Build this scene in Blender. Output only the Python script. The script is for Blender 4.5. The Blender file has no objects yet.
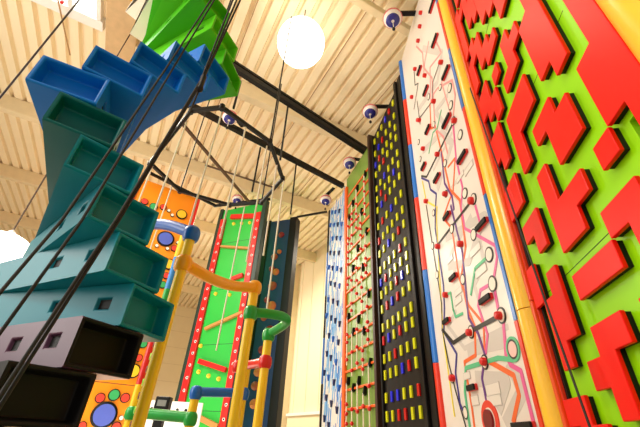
import bpy, math, random
from mathutils import Vector, Matrix
random.seed(7)
scene = bpy.context.scene
col = scene.collection
V = lambda *a: Vector(a)
Z = V(0, 0, 1)

# ------------------------------------------------------------------ camera
F, PITCH, ROLL, YAW = 355.3, .570, .059, .028          # focal length in pixels of a 640x427 frame
CAM = V(0, 0, 1.5)
_cp, _sp = math.cos(PITCH), math.sin(PITCH)
FW = V(math.sin(YAW)*_cp, math.cos(YAW)*_cp, _sp)
_r0 = V(math.cos(YAW), -math.sin(YAW), 0)
_u0 = _r0.cross(FW)
RT = _r0*math.cos(ROLL) + _u0*math.sin(ROLL)
UP = -_r0*math.sin(ROLL) + _u0*math.cos(ROLL)
cam = bpy.data.cameras.new('camera')
cam.sensor_width = 36
cam.lens = F/640*36
cam.clip_end = 200
co = bpy.data.objects.new('camera', cam)
col.objects.link(co)
M = Matrix((RT, UP, -FW)).transposed().to_4x4()
M.translation = CAM
co.matrix_world = M
scene.camera = co


def ray(px, py):
    return (RT*(px-320) + UP*(213.5-py) + FW*F).normalized()


def at_z(px, py, z):
    d = ray(px, py)
    return CAM + d*((z-1.5)/d.z)


def at_y(px, py, y):
    d = ray(px, py)
    return CAM + d*(y/d.y)


def at_r(px, py, r):
    return CAM + ray(px, py)*r


def hv(deg):
    a = math.radians(deg)
    return V(math.sin(a), math.cos(a), 0)


# ------------------------------------------------------------------ materials
MATS = {}


def mat(name, rgb, rough=.45, metal=0., var=.06, scale=6., bump=0., coat=0., emit=None, spec=.5):
    """procedural principled material: colour with a soft noise variation"""
    if name in MATS:
        return MATS[name]
    m = bpy.data.materials.new(name)
    m.use_nodes = True
    nt = m.node_tree
    b = nt.nodes['Principled BSDF']
    lin = [c/12.92 if c <= .04045 else ((c+.055)/1.055)**2.4 for c in [v/255 for v in rgb]]
    tc = nt.nodes.new('ShaderNodeTexCoord')
    n = nt.nodes.new('ShaderNodeTexNoise')
    n.inputs['Scale'].default_value = scale
    n.inputs['Detail'].default_value = 4
    nt.links.new(tc.outputs['Object'], n.inputs['Vector'])
    mx = nt.nodes.new('ShaderNodeMix')
    mx.data_type = 'RGBA'
    mx.inputs[6].default_value = [max(0, c*(1-var)) for c in lin] + [1]
    mx.inputs[7].default_value = [min(1, c*(1+var)) for c in lin] + [1]
    nt.links.new(n.outputs['Fac'], mx.inputs[0])
    nt.links.new(mx.outputs[2], b.inputs['Base Color'])
    b.inputs['Roughness'].default_value = rough
    b.inputs['Metallic'].default_value = metal
    b.inputs['Specular IOR Level'].default_value = spec
    b.inputs['Coat Weight'].default_value = coat
    b.inputs['Coat Roughness'].default_value = .12
    if bump:
        bp = nt.nodes.new('ShaderNodeBump')
        bp.inputs['Strength'].default_value = bump
        bp.inputs['Distance'].default_value = .01
        nt.links.new(n.outputs['Fac'], bp.inputs['Height'])
        nt.links.new(bp.outputs['Normal'], b.inputs['Normal'])
    if emit:
        b.inputs['Emission Color'].default_value = lin + [1]
        b.inputs['Emission Strength'].default_value = emit
    MATS[name] = m
    return m


cream = mat('cream_roof_sheet', (250, 232, 198), .55, var=.03, scale=1.5)
creamwall = mat('cream_wall_panel', (246, 228, 192), .6, var=.03, scale=2)
timber = mat('pale_concrete_beam', (232, 212, 174), .75, var=.10, scale=5, bump=.2)
plaster = mat('blotchy_girder', (206, 172, 128), .8, var=.16, scale=7, bump=.3)
floorm = mat('grey_floor', (176, 166, 150), .6, var=.06)
white = mat('white_paint', (240, 238, 234), .4, var=.02)
black = mat('black_steel', (12, 11, 11), .45, var=.15, scale=12, spec=.25)
blackp = mat('black_plastic', (11, 11, 12), .5, var=.15, scale=20, spec=.25)
blackpanel = mat('black_panel', (18, 14, 12), .55, var=.12, scale=10, spec=.25)
brownsteel = mat('brown_steel', (84, 62, 44), .5, var=.15, scale=10)
red = mat('red_gloss', (240, 14, 2), .36, var=.05, spec=.22)
redpad = mat('red_pad', (224, 48, 16), .35, var=.05)
orangered = mat('orange_red_pad', (234, 76, 20), .3, var=.05)
lime = mat('lime_panel', (146, 218, 2), .36, var=.04, scale=3, spec=.22)
yellowpad = mat('yellow_pad', (255, 200, 48), .3, var=.03, scale=2, coat=.2)
mapwhite = mat('map_print', (232, 224, 216), .35, var=.03, scale=2, coat=.15)
mapgrey = mat('map_grey_print', (202, 194, 188), .4, var=.04)
blueplastic = mat('blue_plastic', (28, 112, 204), .3, var=.05)
redplastic = mat('red_plastic', (216, 30, 26), .3, var=.05)
yellowtube = mat('yellow_tube', (255, 208, 30), .3, var=.05, scale=4)
orangetube = mat('orange_tube', (255, 172, 14), .3, var=.05, scale=4)
bluetube = mat('blue_tube', (8, 98, 196), .3, var=.06, scale=5)
greentube = mat('green_tube', (24, 160, 62), .3, var=.06, scale=5)
redtube = mat('red_tube', (220, 28, 26), .3, var=.05, scale=5)
whiterope = mat('white_rope', (236, 226, 208), .8, var=.12, scale=60)
blackrope = mat('black_rope', (16, 15, 15), .7, var=.2, scale=60)

LAB = {}


# ------------------------------------------------------------------ mesh helpers
class MB:
    def __init__(s):
        s.v, s.f, s.m, s.sm, s.mats = [], [], [], [], []

    def mi(s, m):
        if m not in s.mats:
            s.mats.append(m)
        return s.mats.index(m)

    def face(s, pts, m, smooth=False):
        i = len(s.v)
        s.v += [Vector(p) for p in pts]
        s.f.append(list(range(i, i+len(pts))))
        s.m.append(s.mi(m))
        s.sm.append(smooth)

    def box(s, o, a, b, c, m):
        """box from corner o along vectors a, b, c"""
        i = len(s.v)
        o, a, b, c = Vector(o), Vector(a), Vector(b), Vector(c)
        s.v += [o, o+a, o+a+b, o+b, o+c, o+a+c, o+a+b+c, o+b+c]
        fs = [[0, 3, 2, 1], [4, 5, 6, 7], [0, 1, 5, 4], [1, 2, 6, 5], [2, 3, 7, 6], [3, 0, 4, 7]]
        if a.cross(b).dot(c) < 0:
            fs = [f[::-1] for f in fs]
        for f in fs:
            s.f.append([i+k for k in f])
            s.m.append(s.mi(m))
            s.sm.append(False)

    def beam(s, p, q, w, h, m, up=Z):
        p, q = Vector(p), Vector(q)
        d = (q-p).normalized()
        a = d.cross(up)
        if a.length < 1e-4:
            a = d.cross(V(1, 0, 0))
        a.normalize()
        b = a.cross(d).normalized()
        s.box(p-a*w/2-b*h/2, q-p, a*w, b*h, m)

    def tube(s, pts, rad, m, n=12, caps=True):
        """smooth tube along points; rad number or list"""
        pts = [Vector(p) for p in pts]
        R = rad if isinstance(rad, (list, tuple)) else [rad]*len(pts)
        base = len(s.v)
        prev = None
        for k, p in enumerate(pts):
            d = (pts[min(k+1, len(pts)-1)] - pts[max(k-1, 0)]).normalized()
            if prev is None:
                a = d.cross(Z)
                if a.length < 1e-3:
                    a = d.cross(V(1, 0, 0))
                a.normalize()
            else:
                a = (prev - d*prev.dot(d)).normalized()
            prev = a
            b = d.cross(a)
            for j in range(n):
                t = 2*math.pi*j/n
                s.v.append(p + (a*math.cos(t)+b*math.sin(t))*R[k])
        mm = s.mi(m)
        for k in range(len(pts)-1):
            for j in range(n):
                j2 = (j+1) % n
                s.f.append([base+k*n+j, base+k*n+j2, base+(k+1)*n+j2, base+(k+1)*n+j])
                s.m.append(mm)
                s.sm.append(True)
        if caps:
            e = base+(len(pts)-1)*n
            s.face(list(reversed(s.v[base:base+n])), m)
            s.face(s.v[e:e+n], m)

    def lathe(s, o, axis, prof, m, n=20):
        """profile of (distance along axis, radius)"""
        axis = Vector(axis).normalized()
        s_pts = [Vector(o)+axis*t for t, r in prof]
        a = axis.cross(Z)
        if a.length < 1e-3:
            a = axis.cross(V(1, 0, 0))
        a.normalize()
        b = axis.cross(a)
        base = len(s.v)
        for p, (t, r) in zip(s_pts, prof):
            for j in range(n):
                w = 2*math.pi*j/n
                s.v.append(p+(a*math.cos(w)+b*math.sin(w))*r)
        mm = s.mi(m)
        for k in range(len(prof)-1):
            for j in range(n):
                j2 = (j+1) % n
                s.f.append([base+k*n+j, base+k*n+j2, base+(k+1)*n+j2, base+(k+1)*n+j])
                s.m.append(mm)
                s.sm.append(True)
        e = base+(len(prof)-1)*n
        s.face(list(reversed(s.v[base:base+n])), m)
        s.face(s.v[e:e+n], m)

    def build(s, name, parent=None, origin=None, bevel=0, seg=2, label=None):
        """link as one mesh; vertices are world coordinates, made relative to the parent / origin"""
        off = V(0, 0, 0)
        if parent is not None:
            p = parent
            while p is not None:
                off += p.location
                p = p.parent
        loc = V(0, 0, 0)
        if origin is not None:
            loc = Vector(origin)-off
        me = bpy.data.meshes.new(name)
        me.from_pydata([v-off-loc for v in s.v], [], s.f)
        for m in s.mats:
            me.materials.append(m)
        me.polygons.foreach_set('material_index', s.m)
        me.polygons.foreach_set('use_smooth', s.sm)
        me.update()
        o = bpy.data.objects.new(name, me)
        col.objects.link(o)
        o.location = loc
        if parent is not None:
            o.parent = parent
        if bevel:
            w = o.modifiers.new('weld', 'WELD')
            w.merge_threshold = .0004
            b = o.modifiers.new('bevel', 'BEVEL')
            b.width = bevel
            b.segments = seg
            b.limit_method = 'ANGLE'
            b.angle_limit = math.radians(40)
        if label:
            o['label'] = label
        return o


def tag(o, label, cat, group=None):
    o['label'] = label
    o['category'] = cat
    if group:
        o['group'] = group
    return o


def thing(name, label, cat, loc, group=None):
    o = bpy.data.objects.new(name, None)
    col.objects.link(o)
    o.location = loc
    o.empty_display_size = .2
    return tag(o, label, cat, group)


def struct(o):
    o['kind'] = 'structure'
    return o


def copy_tree(o, parent=None):
    c = o.copy()
    col.objects.link(c)
    if parent is not None:
        c.parent = parent
    for ch in [x for x in col.objects if x.parent == o]:
        copy_tree(ch, c)
    return c


class Wall:
    """a wall frame: u runs left to right as one faces it, d comes out of it"""
    def __init__(s, left, ex):
        s.o = V(left[0], left[1], 0)
        s.ex = Vector(ex).normalized()
        s.n = s.ex.cross(Z)

    def p(s, u, z, d=0):
        return s.o + s.ex*u + s.n*d + Z*z

    def at(s, px, py, d=0):
        r = ray(px, py)
        t = (s.o+s.n*d-CAM).dot(s.n)/r.dot(s.n)
        q = CAM + r*t - s.o
        return q.dot(s.ex), q.z

    def box(s, mb, u0, u1, z0, z1, d0, d1, m):
        mb.box(s.p(u0, z0, d0), s.ex*(u1-u0), Z*(z1-z0), s.n*(d1-d0), m)

    def poly(s, mb, pts, d0, d1, m, side=None):
        """extruded polygon of (u, z), counter-clockwise seen from the front"""
        area = sum(pts[i][0]*pts[(i+1) % len(pts)][1]-pts[(i+1) % len(pts)][0]*pts[i][1] for i in range(len(pts)))
        if area < 0:
            pts = pts[::-1]
        mb.face([s.p(u, z, d1) for u, z in pts], m)
        mb.face([s.p(u, z, d0) for u, z in pts[::-1]], side or m)
        for i in range(len(pts)):
            a, b = pts[i], pts[(i+1) % len(pts)]
            mb.face([s.p(*a, d0), s.p(*b, d0), s.p(*b, d1), s.p(*a, d1)], side or m)

    def disc(s, mb, u, z, r, d0, d1, m, n=20, rz=None):
        rz = rz or r
        s.poly(mb, [(u+r*math.cos(2*math.pi*k/n), z+rz*math.sin(2*math.pi*k/n)) for k in range(n)], d0, d1, m)

    def line(s, mb, pts, w, d, m):
        """flat printed line with round joints"""
        for k_, (a, b) in enumerate(zip(pts, pts[1:])):
            d_ = d + (.00004 if k_ % 2 else 0)
            dx, dz = b[0]-a[0], b[1]-a[1]
            L = math.hypot(dx, dz) or 1
            ox, oz = -dz/L*w/2, dx/L*w/2
            s.poly(mb, [(a[0]+ox, a[1]+oz), (a[0]-ox, a[1]-oz), (b[0]-ox, b[1]-oz), (b[0]+ox, b[1]+oz)], d-.004, d_, m)
        for a in pts[1:-1]:
            s.disc(mb, a[0], a[1], w/2, d-.004, d+.00008, m, 12)


def crop(x0, y0, sc, pts):
    return [(x0+x/sc, y0+y/sc) for x, y in pts]


def outline(cells):
    """boundary of a polyomino, one loop, counter-clockwise"""
    cells = set(cells)
    ed = {}
    for i, j in cells:
        if (i, j-1) not in cells:
            ed.setdefault((i, j), []).append((i+1, j))
        if (i+1, j) not in cells:
            ed.setdefault((i+1, j), []).append((i+1, j+1))
        if (i, j+1) not in cells:
            ed.setdefault((i+1, j+1), []).append((i, j+1))
        if (i-1, j) not in cells:
            ed.setdefault((i, j+1), []).append((i, j))
    st = min(ed)
    loop, cur, prev = [], st, None
    while True:
        nx = ed[cur]
        n = nx[0]
        if len(nx) > 1 and prev:
            dx, dy = cur[0]-prev[0], cur[1]-prev[1]
            n = sorted(nx, key=lambda q: -(dx*(q[1]-cur[1])-dy*(q[0]-cur[0])))[0]
        ed[cur].remove(n)
        if not ed[cur]:
            del ed[cur]
        loop.append(cur)
        prev, cur = cur, n
        if cur == st:
            break
    out = []
    for k in range(len(loop)):
        a, b, c = loop[k-1], loop[k], loop[(k+1) % len(loop)]
        if (b[0]-a[0])*(c[1]-b[1])-(b[1]-a[1])*(c[0]-b[0]) != 0:
            out.append(b)
    return out


# ================================================================== the building
CZ = 9.5                                                # underside of the roof sheet
DU, DV = hv(-25), hv(65)                                # the hall's long and short directions
VW, UF = 7.2, 28.2                                      # right wall and far wall


def hp(u, v, z):
    return DU*u + DV*v + Z*z


U0, V0 = -6., -17.
mb = MB()
mb.box(hp(U0, V0, -.1), DU*(UF-U0), DV*(VW-V0), Z*.1, floorm)
struct(mb.build('floor'))

mb = MB()                                               # trapezoidal roof sheet, ribs along the hall
P = .31
prof = []
v = V0
SKY_V = (-4.95, -3.15)
while v < VW:
    prof += [(v, 0), (v+P*.62, 0), (v+P*.72, .12), (v+P*.92, .12)]
    v += P
prof.append((v, 0))
for (va, za), (vb, zb) in zip(prof, prof[1:]):
    mb.face([hp(U0, va, CZ+za), hp(UF, va, CZ+za), hp(UF, vb, CZ+zb), hp(U0, vb, CZ+zb)], cream)
struct(mb.build('ceiling'))

mb = MB()
mb.box(hp(U0, VW, 0), DU*(UF-U0), DV*.2, Z*(CZ+.13), creamwall)
for k in range(30):
    mb.box(hp(U0+k*1.15, VW-.012, 0), DU*.03, DV*.012, Z*CZ, timber)
struct(mb.build('wall_right'))
mb = MB()
mb.box(hp(UF, V0, 0), DU*.2, DV*(VW-V0+.2), Z*(CZ+.13), creamwall)
for k in range(9):
    mb.box(hp(UF-.012, V0, 1.1*k), DU*.012, DV*(VW-V0), Z*.03, timber)
struct(mb.build('wall_back'))
mb = MB()                                               # pilaster and sill on the right wall
def on_right(px, py):
    r_ = ray(px, py)
    q_ = CAM + r_*((VW-CAM.dot(DV))/r_.dot(DV))
    return q_.dot(DU), q_.z


ua_, ub_ = on_right(293.5, 350)[0], on_right(285, 350)[0]
mb.box(hp(ua_, VW-.3, 0), DU*(ub_-ua_), DV*.3, Z*CZ, timber)
struct(mb.build('trim_1'))
mb = MB()
zl = on_right(300, 413)[1]
mb.box(hp(6, VW-.14, zl-.1), DU*(ua_-6.1), DV*.14, Z*.1, white)
mb.box(hp(6, VW-.07, zl-.9), DU*(ua_-6.1), DV*.07, Z*.8, creamwall)
struct(mb.build('trim_2'))

n = 3
for U in (3.1, 6.6, 10.6, 14.6, 18.8, 23.2):
    mb = MB()
    vs = {3.1: 1.7, 6.6: -1.8}.get(U, V0)
    bh_, bw_ = (.2, .16) if U == 3.1 else (.5, .22)
    mb.box(hp(U-bw_/2, vs, 9.0), DU*bw_, DV*(VW-vs), Z*bh_, timber)
    struct(mb.build('trim_%d' % n, bevel=.02))
    n += 1
mb = MB()                                               # short blotchy girder along the hall beside the skylight
mb.box(hp(3.6, -2.43, 9.0), DU*3.7, DV*.64, Z*.5, plaster)
struct(mb.build('trim_%d' % n, bevel=.02))

# skylight
skyglass = mat('skylight_glass', (255, 255, 255), .3, var=0., emit=4.)
mb = MB()
u1 = 4.75
ua, ub, va, vb = 4.4, 6.62, -5.6, -2.68
mb.box(hp(ua, va, CZ-.03), DU*(ub-ua), DV*(vb-va), Z*.02, skyglass)
sk = struct(mb.build('window_1'))
mb = MB()
for a in (ua, ub):
    mb.box(hp(a-.13, va-.1, CZ-.2), DU*.26, DV*(vb-va+.2), Z*.2, white)
for b in (va, vb, (va+vb)/2+.9):
    mb.box(hp(ua, b-.05, CZ-.18), DU*(ub-ua), DV*.1, Z*.18, white)
fr = mb.build('window_frame', sk, bevel=.01)

# ================================================================== twisted box tower
S = .65
AX, AY, HL, BW, BH, Z0 = -2.923*S, 3.716*S, 1.705*S, .538*S, .35*S, 1.5+(1.483-1.5)*S
heads = {0: 129.5, 1: 119.7, 2: 110.2, 3: 119.2, 4: 128.1, 5: 137.9, 6: 147.3, 7: 156.2, 8: 146.3, 9: 136.2, 10: 126.5,
         11: 116.0, 12: 105.4, 13: 116.0, 14: 127, 15: 138, 16: 147, 17: 141, 18: 134, 19: 127}
for k in range(-7, 0):
    heads[k] = 129.5 + (-k)*9.6
bm = dict(
    black=mat('tower_black', (12, 10, 11), .55, var=.1, scale=3, spec=.22),
    plum=mat('tower_plum', (84, 46, 72), .3, var=.1, scale=3, spec=.22),
    teal=mat('tower_teal', (0, 122, 140), .38, var=.08, scale=3, spec=.22),
    teal2=mat('tower_sea_green', (0, 98, 100), .38, var=.08, scale=3, spec=.22),
    blue=mat('tower_blue', (0, 116, 210), .42, var=.08, scale=3, spec=.22),
    green=mat('tower_green', (74, 184, 16), .38, var=.06, scale=3, spec=.22),
    green2=mat('tower_grass_green', (92, 200, 24), .38, var=.06, scale=3, spec=.22),
    creamb=mat('tower_cream', (255, 244, 230), .45, var=.03, scale=3, spec=.22),
    yel=mat('tower_yellow', (252, 184, 30), .35, var=.05, scale=3, spec=.22))
cols = {0: 'black', 1: 'plum', 2: 'teal', 3: 'teal', 4: 'teal', 5: 'teal', 6: 'teal2', 7: 'blue', 8: 'blue', 9: 'blue', 10: 'blue',
        11: 'blue', 12: 'green', 13: 'green2', 14: 'green', 15: 'green2', 16: 'green', 17: 'creamb', 18: 'creamb', 19: 'yel'}
cname = dict(black='black', plum='dark plum', teal='teal', teal2='sea green', blue='blue', green='green', green2='bright green', creamb='cream', yel='yellow')
tower = thing('climbing_tower', 'tall tower of hollow plastic boxes twisting from black and teal to blue and green', 'climbing tower', (AX, AY, 0))
cyl = MB()
cyl.tube([(AX, AY, 0), (AX, AY, Z0+20*BH)], .04, black)


def block(k):
    th = heads[k]
    e = hv(th)
    t = (-e).cross(Z)                                   # left to right, facing the visible end
    m = bm[cols.get(k, 'black')]
    c = V(AX, AY, Z0+k*BH)
    w, h, L, wl, dp = BW/2, BH-.004, HL, .02, .085
    Q = -.10                                            # inner end, just past the axis
    tap = 0 if k < 4 else .09                           # the left side closes in towards the axis
    b = MB()
    P3 = lambda x, y, z: c + e*x + t*y + Z*z
    slots = [.62, .945]
    sw, z0, z1 = .045, h*.40, h*.66
    yl = lambda x: -w + tap*(L-x)/L
    rear = {17: (129.5, 34), 18: (125, 12), 19: (127, -2)}.get(k)
    if rear:                                            # the pale top boxes reach further out on the left
        r_ = at_z(*rear, Z0+k*BH)-c
        Q, yq = r_.dot(e), r_.dot(t)
        yl = lambda x: yq
    for sy in (-1, 1):
        xs = sorted([Q] + [q for s_ in slots for q in (s_-sw, s_+sw)] + [L])
        zs = [0, z0, z1, h]
        Y = (lambda x: yl(x)) if sy < 0 else (lambda x: w)
        for i in range(len(xs)-1):
            for j in range(3):
                a_, b_ = xs[i], xs[i+1]
                q = [P3(a_, Y(a_), zs[j]), P3(b_, Y(b_), zs[j]), P3(b_, Y(b_), zs[j+1]), P3(a_, Y(a_), zs[j+1])]
                if sy > 0:
                    q = q[::-1]
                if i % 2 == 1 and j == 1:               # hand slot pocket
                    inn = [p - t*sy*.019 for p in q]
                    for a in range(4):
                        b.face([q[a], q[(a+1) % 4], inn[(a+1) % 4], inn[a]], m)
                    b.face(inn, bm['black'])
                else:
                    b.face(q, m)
    for zz in (0, h):
        q = [P3(Q, yl(Q), zz), P3(L, -w, zz), P3(L, w, zz), P3(Q, w, zz)]
        b.face(q[::-1] if not zz else q, m)
    b.face([P3(Q, yl(Q), 0), P3(Q, yl(Q), h), P3(Q, w, h), P3(Q, w, 0)], m)
    o_ = [P3(L, -w, 0), P3(L, w, 0), P3(L, w, h), P3(L, -w, h)]
    i_ = [P3(L, -w+wl, wl), P3(L, w-wl, wl), P3(L, w-wl, h-wl), P3(L, -w+wl, h-wl)]
    d_ = [P3(L-dp, -w+wl*1.5, wl*1.5), P3(L-dp, w-wl*1.5, wl*1.5), P3(L-dp, w-wl*1.5, h-wl*1.5), P3(L-dp, -w+wl*1.5, h-wl*1.5)]
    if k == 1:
        m = bm['black']                                 # shade of the plum box's open end, coloured black
    for a in range(4):
        b.face([o_[a], o_[(a+1) % 4], i_[(a+1) % 4], i_[a]], m)
        b.face([i_[a], i_[(a+1) % 4], d_[(a+1) % 4], d_[a]], m)
    b.face(d_, m)
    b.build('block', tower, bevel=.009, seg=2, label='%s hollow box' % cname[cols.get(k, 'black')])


for k in range(-6, 20):
    block(k)
cyl.build('core_pole', tower)

# ================================================================== puzzle wall (nearest, right)
pz = Wall((1.72, 2.62), -hv(13))
PT = 8.9
GU, GZ, CU, CZ_ = .32, 1.65, .152, .1475
puz = thing('climbing_course', 'lime green climbing wall covered with raised red puzzle blocks', 'climbing wall', pz.p(.95, 0))
mb = MB()
hu0, hu1, hz0, hz1 = GU+8.42*CU, GU+9.3*CU, GZ+6.3*CZ_, GZ+7.75*CZ_   # opening beside the right pad
for a in ((.1, hu0, 0, PT), (hu0, hu1, 0, hz0), (hu0, hu1, hz1, PT), (hu1, 1.835, 0, PT)):
    pz.box(mb, *a, -.12, -.05, lime)
mb.build('panel', puz)
for zz in (1.18, 2.46, 3.74, 5.02, 6.3, 7.58):          # panel joints
    mb = MB()
    pz.box(mb, .2, hu0, zz-.002, zz+.002, -.0505, -.0485, blackp)
    mb.build('joint', puz)
pieces = [
    [(3, 4), (4, 4), (5, 4)],
    [(3, 2), (4, 2), (2, 1), (3, 1), (3, 0)],
    [(7, 7)],
    [(3, 6), (3, 7), (3, 8), (3, 9), (4, 6), (4, 7), (5, 7)],
    [(4, 11), (5, 11), (5, 10), (6, 10), (5, 9), (6, 9)],
    [(2, 11), (2, 12), (2, 13), (2, 14), (3, 13), (3, 14), (4, 13), (4, 14)],
    [(0, 8), (1, 8), (1, 7)],
    [(0, 10), (0, 11)],
    [(8, 8), (8, 9), (8, 10)] + [(9, j) for j in range(5, 26)] + [(8, j) for j in range(18, 26)],
    [(6, 5), (7, 5), (7, 4), (8, 4), (8, 3)],
    [(6, 2), (7, 2), (7, 1)],
    [(4, 16), (4, 17), (4, 18), (3, 16), (5, 17)],
    [(2, 18)],
    [(0, 17), (0, 18), (0, 19), (1, 16), (1, 17), (-1, 19), (-1, 18)],
    [(0, 13), (0, 14), (-1, 14), (-1, 15), (0, 15)],
    [(6, 13), (6, 14), (6, 15), (7, 12), (7, 13), (7, 14), (7, 15), (7, 16), (7, 17), (6, 16), (7, 18)],
    [(0, 23), (0, 24), (1, 21), (1, 22), (1, 23), (2, 20), (2, 21), (3, 20)],
    [(1, 26), (1, 27), (1, 28), (2, 25), (2, 26), (2, 27), (1, 29)],
    [(3, 23), (3, 24), (3, 25), (4, 22), (4, 23), (4, 24), (3, 26)],
    [(5, 20), (5, 21), (5, 22), (6, 20), (6, 21), (5, 23)],
    [(-1, 29), (-1, 30), (0, 29)],
    [(0, 31), (0, 32), (1, 31), (1, 32)],
    [(-1, 25), (-1, 26), (-1, 27), (-1, 28)],
    [(-1, 5), (-1, 6)],
    [(1, 5), (0, 4), (1, 4), (0, 3), (1, 3), (0, 2)],
    [(-1, 0), (0, 0), (0, -1), (1, -1)],
    [(-1, 21), (-1, 22), (-1, 23)],
    [(-1, 10), (-1, 11)],
    [(3, 28), (3, 29), (4, 28)], [(5, 26), (6, 26), (5, 25), (6, 27)], [(2, 31), (2, 32), (3, 32)], [(0, 35), (1, 35), (1, 36)],
    [(4, 32), (5, 32), (4, 33)], [(6, 31), (7, 31), (7, 30)], [(2, 36), (3, 36), (2, 37)], [(5, 37), (6, 37), (6, 38)],
    [(3, 40), (4, 40), (4, 41)], [(0, 39), (1, 39), (0, 40)], [(6, 42), (7, 42), (7, 43)], [(1, 43), (2, 43), (2, 44)],
]
mb_joint = None
for cl in pieces:
    ol = outline(cl)
    g = .004

    def uz(i, j):
        return GU+i*CU, GZ+j*CZ_
    pts = [uz(i, j) for i, j in ol]
    b = MB()
    pz.poly(b, pts, -.024, 0, red)
    o = b.build('red_block', puz, bevel=.005, seg=2)
    # inset black backing that lifts the block off the panel
    b = MB()
    ins = []
    nP = len(pts)
    for k in range(nP):
        (ax, az), (bx, bz), (cx, cz) = pts[k-1], pts[k], pts[(k+1) % nP]
        d1 = (bx-ax, bz-az)
        d2 = (cx-bx, cz-bz)
        l1, l2 = math.hypot(*d1), math.hypot(*d2)
        n1, n2 = (-d1[1]/l1, d1[0]/l1), (-d2[1]/l2, d2[0]/l2)
        ins.append((bx+(n1[0]+n2[0])*.006, bz+(n1[1]+n2[1])*.006))
    pz.poly(b, ins, -.05, -.024, blackp)
    b.build('backing', o)
# left frame: orange-red pad with a black gap
for z0, z1 in ((0, 2.46), (2.46, 5.02), (5.02, PT)):
    mb = MB()
    pz.box(mb, .107, .155, z0+.002, z1-.002, -.12, .015, orangered)
    pz.box(mb, .155, .172, z0+.002, z1-.002, -.12, -.005, redpad)
    mb.build('side_pad', puz, bevel=.012, seg=3)
mb = MB()
pz.box(mb, .172, .2, 0, PT, -.05, -.03, blackp)  # black strip stands in for the shadow in the gap
mb.build('gap_shade', puz)
# behind the opening: a box with holds
mb = MB()
pz.box(mb, hu0-.02, hu1+.02, hz0-.02, hz1+.02, -.30, -.28, blackp)
mb.build('recess_back', puz)
holdwood = mat('wooden_hold', (190, 140, 90), .5, var=.1)
for k, (uu, mm) in enumerate(((.03, holdwood), (.07, redplastic), (.105, white))):
    mb = MB()
    q = pz.p(hu0+uu, hz0+.02, -.2)
    mb.tube([q, q+Z*.16], .017, mm)
    mb.build('recess_hold', puz)
# webbing strap hanging in front
mb = MB()
qa, qb = pz.at(470, 88, .1), pz.at(597, 447, .1)
mb.beam(pz.p(*qa, .1), pz.p(*qb, .1), .022, .004, blackrope, up=pz.n)
tag(mb.build('webbing_strap'), 'black webbing strap hanging down in front of the red puzzle blocks', 'strap')
# yellow corner pads
pad = MB()
pad.tube([(1.80, 2.70, 0), (1.80, 2.70, 2.456)], .105, yellowpad, 20)
pt_ = thing('corner_pad', 'tall yellow rounded corner pad between the route map wall and the puzzle wall', 'corner pad', (1.80, 2.70, 0))
pad.build('lower_pad', pt_)
pad = MB()
pad.tube([(1.80, 2.70, 2.464), (1.80, 2.70, PT)], .105, yellowpad, 20)
pad.build('upper_pad', pt_)
q = pz.p(1.99, 0, -.06)
pad = MB()
pad.tube([q, q+Z*PT], .145, yellowpad, 24)
pt2 = thing('corner_pad', 'wide yellow rounded pad at the right edge of the puzzle wall', 'corner pad', q)
pad.build('pad_body', pt2)
pad = MB()
q2 = pz.p(2.165, 0, -.04)
pad.box(q2, pz.ex*.02, Z*PT, pz.n*.03, blackp)
pad.build('black_seam', pt2)
pad = MB()
q2 = pz.p(2.33, 0, -.06)
pad.tube([q2, q2+Z*PT], .145, mat('amber_pad', (246, 170, 60), .3, var=.03), 24)
pad.build('outer_pad', pt2)

# ================================================================== route map wall
mw = Wall((1.75, 4.78), (0, -1, 0))
MU, MT = 1.96, 8.75
mp = thing('climbing_course', 'white climbing wall printed with a coloured route map and black and red holds', 'climbing wall', mw.p(MU/2, 0))
mb = MB()
mw.box(mb, 0, MU, 0, MT, -.1, 0, mapwhite)
mb.build('panel', mp)
br = [0, 1.12, 2.42, 3.70, 5.0, 6.2, 7.45, MT]
for k in range(len(br)-1):
    mm = (redpad if k % 2 == 1 else blueplastic)
    for side in (0, 1):
        mb = MB()
        if side == 0:
            q = mw.p(.0, 0, .0)
            mb.tube([q+Z*(br[k]+.003), q+Z*(br[k+1]-.003)], .055, mm, 14)
        else:
            mw.box(mb, MU-.045, MU, br[k]+.003, br[k+1]-.003, .0, .012, mm)
        mb.build('edge_pad', mp, label=('red edge pad' if k % 2 == 1 else 'blue edge pad'))
A = (440, 310, 3.65)
B = (420, 200, 3.88)
Cc = (410, 120, 4.744)
D = (410, 40, 4.744)


def mpts(fr, pts, d=0.):
    return [mw.at(*q, d) for q in crop(*fr, pts)]


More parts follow.
